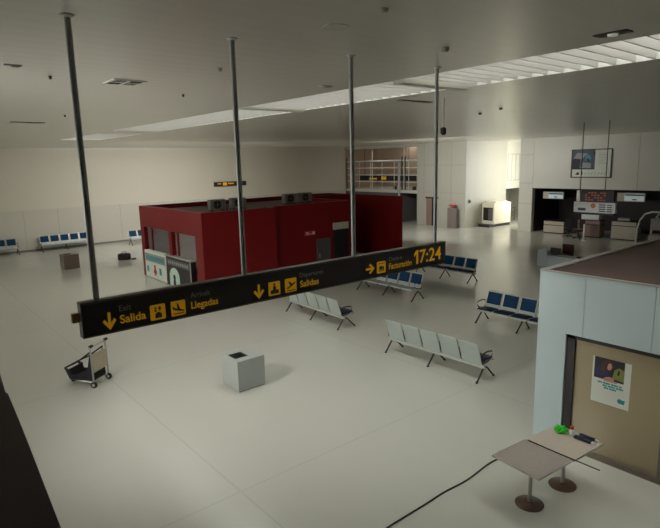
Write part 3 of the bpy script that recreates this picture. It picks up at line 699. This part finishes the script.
xm = thing('scanner_machine', 'cream baggage scanner with dark tunnel opening in the bright corridor', 'machine', (35.0, 23.2, 0))
MB().box(0, 2.2, 0, .10, .2, 1.75).box(0, 2.2, .95, 1.05, .2, 1.75).box(0, 2.2, .1, .95, 1.42, 1.75).box(0, 2.2, .1, .95, .2, .45).build('casing', 'cream', xm)
MB().box(.06, 2.1, .1, .95, .45, 1.42).build('tunnel', 'inside', xm); MB().box(.02, .06, .12, .5, .5, 1.35).build('curtain', 'greydark', xm)
MB().box(-.5, 2.2, .05, 1.0, 0, .2).build('base', 'darkmetal', xm); MB().box(.3, 1.9, .1, .95, 1.75, 1.85, bev=.03).build('top_cover', 'cream', xm)
rl = thing('barrier_rail', 'dark barrier rail to the right of the cream scanner in the corridor', 'rail', (39.3, 24.45, 0), R(90))
for yy in (-.5, .5): MB().tube([(0, yy, 0), (0, yy, 1.1)], .035).build('post', 'greydark', rl, True)
for zz in (.4, .75, 1.08): MB().tube([(0, -.5, zz), (0, .5, zz)], .03).build('bar', 'greydark', rl, True)

# ------------------------------------------------------------------ gallery
gr = thing('gallery_railing', 'white railing grid with dark posts closing the upper gallery opening', 'railing', (33.05, 33.2, 2.66))
for zz in (3.3, 3.86, 4.45, 5.03): MB().tube([(0, -4.2, zz-2.66), (0, 4.15, zz-2.66)], .035 if zz != 5.03 else .055).build('rail', 'white', gr, True)
for yy in (-3.3, -1.7, -.3, 1.1, 2.5): MB().tube([(.03, yy, 0), (.03, yy, 5.03-2.66)], .02).build('baluster', 'white', gr, True)
for yy in (4.1, -2.62, -2.95): MB().tube([(-.02, yy, 0), (-.02, yy, 5.35-2.66)], .055).build('post', 'darkmetal', gr, True)
for yy in (-2.78, .9): MB().tube([(.05, yy, 0), (.05, yy, CE-2.66-.25)], .03).build('mullion', 'white', gr, True)
o = MB().tube([(32.75, 30.65, 0), (32.75, 30.65, 4.9)], .10, 16).build('column', 'rim', None, True); tag(o, 'slim pale round column right of the red kiosk', 'column')
gs = thing('gallery_sign', 'dark hanging sign with yellow symbols seen through the gallery railing', 'sign', (34.3, 33.4, 3.35))
MB().box(-.05, .05, -3.2, 3.6, 0, .42).build('panel', 'black', gs)
MB().box(-.06, -.05, .15, .75, .06, .36).box(-.06, -.05, 1.3, 2.3, .08, .22).build('symbol', 'yellow', gs)
for yy in (-2.4, 2.9): MB().tube([(0, yy, .42), (0, yy, CE-3.35)], .02).build('rod', 'darkmetal', gs)
for yy, l_ in ((29.5, 'dark round lamp under the gallery edge at its right end'), (31.6, 'dark round lamp under the gallery edge left of the slim column')):
    o = MB().lathe([(.05, 0), (.15, .05), (.17, .22), (.10, .30)], (0, 0, 0), 16).build('lamp', 'darkmetal', None, True); o.location = (32.98, yy, 2.75); o.location = (33.3, yy, 2.66); tag(o, l_, 'lamp', 'round gallery lamps')
ws = thing('wall_sign', 'small black sign with yellow print high on the far wall', 'sign', (21.2, YL-.08, 3.4))
MB().box(-1.45, 1.3, -.06, .08, 0, .34).build('panel', 'black', ws)
MB().box(-.75, -.4, -.07, -.06, .05, .29).box(-.3, .2, -.07, -.06, .14, .25).box(.55, .8, -.07, -.06, .05, .29).box(-1.2, -.9, -.07, -.06, .16, .24).build('print', 'yellow', ws)

# ------------------------------------------------------------------ ceiling fittings
def cthing(name, label, cat, x, y, grp=None): return thing(name, label, cat, (x, y, CE), 0, grp)
v = cthing('ceiling_vent', 'square recessed ceiling vent with dark slots, right of the first pole', 'vent', 3.16, 8.65)
MB().box(-.25, .25, -.25, .25, -.012, 0).build('frame', 'ceiling', v)
for cx, cy, hor in ((-.12, -.12, 0), (.12, -.12, 1), (-.12, .12, 1), (.12, .12, 0)):
    g = MB()
    for k in (-.06, 0, .06):
        if hor: g.box(cx-.085, cx+.085, cy+k-.018, cy+k+.018, -.016, -.012)
        else: g.box(cx+k-.018, cx+k+.018, cy-.085, cy+.085, -.016, -.012)
    g.build('slots', 'rubber', v)
def round_fit(name, label, cat, x, y, r, h, m, grp=None):
    o = MB().lathe([(r*.55, -h), (r*.9, -h*.7), (r, -.008), (r, 0)], (0, 0, 0), 20).build(name, m, None, True); o.location = (x, y, CE+.003); return tag(o, label, cat, grp)
round_fit('ceiling_disc', 'flat pale disc on the ceiling near the top edge between second and third poles', 'ceiling disc', 3.62, 4.22, .13, .012, 'ceiling')
round_fit('smoke_detector', 'small white detector on the ceiling near the top edge left of the fourth pole', 'detector', 3.55, 3.49, .035, .035, 'rim', 'ceiling detectors')
round_fit('smoke_detector', 'small white detector on the ceiling just right of the fourth pole', 'detector', 5.33, 4.26, .05, .05, 'rim', 'ceiling detectors')
round_fit('smoke_detector', 'small white detector beside the second pole on the ceiling', 'detector', 3.78, 6.81, .03, .05, 'rim', 'ceiling detectors')
for (x, y, l) in ((12.7, 8.32, 'dark round sprinkler on the ceiling before the bright corridor, nearer the right'), (13.47, 9.49, 'small dark sprinkler on the ceiling before the bright corridor, farther left'),
                  (2.1, 8.6, 'tiny dark sprinkler on the ceiling left of the first pole'), (4.55, 9.6, 'tiny dark sprinkler on the ceiling right of the square vent'),
                  (3.8, 14.6, 'tiny dark sprinkler on the ceiling far left near the far wall')):
    round_fit('ceiling_sprinkler', l, 'sprinkler', x, y, .024 if x < 9 else .045, .05, 'darkmetal', 'ceiling sprinklers')
sl = cthing('spotlight', 'recessed double spotlight in the ceiling near the top right corner', 'spotlight', 6.24, 2.76)
MB().box(-.09, .09, -.17, .17, -.012, 0).build('trim', 'darkmetal', sl); MB().lathe([(.05, -.03), (.055, -.012)], (0, 0, 0), 16).build('lens', 'lamp', sl)
for x, y, sx, sy, m, l in ((1.52, 7.95, .10, .05, 'rim', 'small pale rectangular fitting on the ceiling at far left'), (6.12, 7.44, .12, .06, 'rim', 'small rectangular fitting on the ceiling left of the skylight near the third pole'),
                        (3.5, 17.2, .42, .10, 'greydark', 'flat dark grille on the ceiling left of the first pole'), (9.35, 8.28, .5, .07, 'greydark', 'flat dark grille on the ceiling just past the skylight beam')):
    t = cthing('ceiling_fitting', l, 'ceiling fitting', x, y); MB().box(-sx, sx, -sy, sy, -.015, 0).build('frame', m, t); MB().box(-sx*.1, sx*.8, -sy*.6, sy*.6, -.022, -.015).build('cover', 'greydark', t)
cm = cthing('hanging_camera', 'small camera hanging on a thin rod from the ceiling right of the fourth pole', 'camera', 9.48, 7.59)
MB().tube([(0, 0, 0), (0, 0, -.62)], .018).build('rod', 'rim', cm, True); MB().lathe([(.03, -.76), (.06, -.72), (.06, -.62), (.02, -.6)], (0, 0, 0), 14).build('camera_head', 'rubber', cm, True)

# ------------------------------------------------------------------ light
W = bpy.data.worlds.new('sky'); S.world = W; W.use_nodes = True
bgn = W.node_tree.nodes['Background']; bgn.inputs[0].default_value = (1, 1, 1, 1); bgn.inputs[1].default_value = 6.0
def area(name, loc, target, sx, sy, power, col, spread=180):
    L = bpy.data.lights.new(name, 'AREA'); L.shape = 'RECTANGLE'; L.size = sx; L.size_y = sy; L.energy = power; L.color = col; L.spread = R(spread)
    o = bpy.data.objects.new(name, L); C.objects.link(o); o.location = loc
    d = Vector(target)-Vector(loc); o.rotation_euler = d.to_track_quat('-Z', 'Y').to_euler(); return o
area('back_hall_fill', (24.5, 22.5, 5.3), (33, 24.0, 2.2), 6.0, .5, 255, (1, 1, .98), 128)
area('far_wall_fill', (15, 28.5, 6.1), (15.0, 36.6, 0), 10.0, .5, 310, (1, .99, .97), 120)  # added fill without a fixture, brightens the far wall and its floor
area('mid_hall_fill', (7.5, 11.0, 6.2), (7.5, 11.0, 0), .4, 5.0, 22, (1, 1, .99))  # weak fill added over the middle of the floor, no real lamp
area('ceiling_fill', (-2.0, 9.5, 4.5), (5.0, 10.0, 6.3), 4.0, .4, 60, (1, 1, .96), 120)  # unseen fill added to lift the left and middle ceiling
area('gallery_fill', (35.0, 33.0, 6.1), (35.2, 33.0, 2.6), 1.2, 6.0, 40, (1, .97, .92))  # unseen fill added to light up the gallery alcove
area('corridor_daylight', (37.6, 20.5, 3.5), (36.6, 24.3, 3.4), 3.6, 5.0, 380, (1, 1, .93))
sl_ = bpy.data.lights.new('added_key_spot', 'SPOT'); sl_.energy = 1150; sl_.spot_size = R(84); sl_.spot_blend = .9; sl_.shadow_soft_size = .7; sl_.color = (1, 1, .99)  # added unseen key light, cone shaped to leave the near-left floor dim
o = bpy.data.objects.new('added_key_spot', sl_); C.objects.link(o); o.location = (-1.0, 8.6, 5.55)
o.rotation_euler = Vector((9.6, 1.4, -5.2)).to_track_quat('-Z', 'Y').to_euler()
# ------------------------------------------------------------------ camera
yaw, pit, rol, f = R(50.46476516), R(10.58047285), R(1.33949771), 543.33
fw = Vector((math.cos(yaw)*math.cos(pit), math.sin(yaw)*math.cos(pit), -math.sin(pit)))
r0 = Vector((math.sin(yaw), -math.cos(yaw), 0)); d0 = fw.cross(r0)
rr = r0*math.cos(rol)+d0*math.sin(rol); dd_ = -r0*math.sin(rol)+d0*math.cos(rol)
cam = bpy.data.cameras.new('camera'); co = bpy.data.objects.new('camera', cam); C.objects.link(co)
mt = Matrix((rr, -dd_, -fw)).transposed().to_4x4(); mt.translation = Vector((0, 0, 5.0)); co.matrix_world = mt
cam.sensor_fit = 'HORIZONTAL'; cam.sensor_width = 36; cam.lens = f/660*36; cam.clip_start = .05; cam.clip_end = 300
S.camera = co
S.view_settings.view_transform = 'Standard'; S.view_settings.look = 'None'; S.view_settings.gamma = 1; S.view_settings.exposure = 0
S.view_settings.use_curve_mapping = False
S.cycles.max_bounces = 10; S.cycles.diffuse_bounces = 6
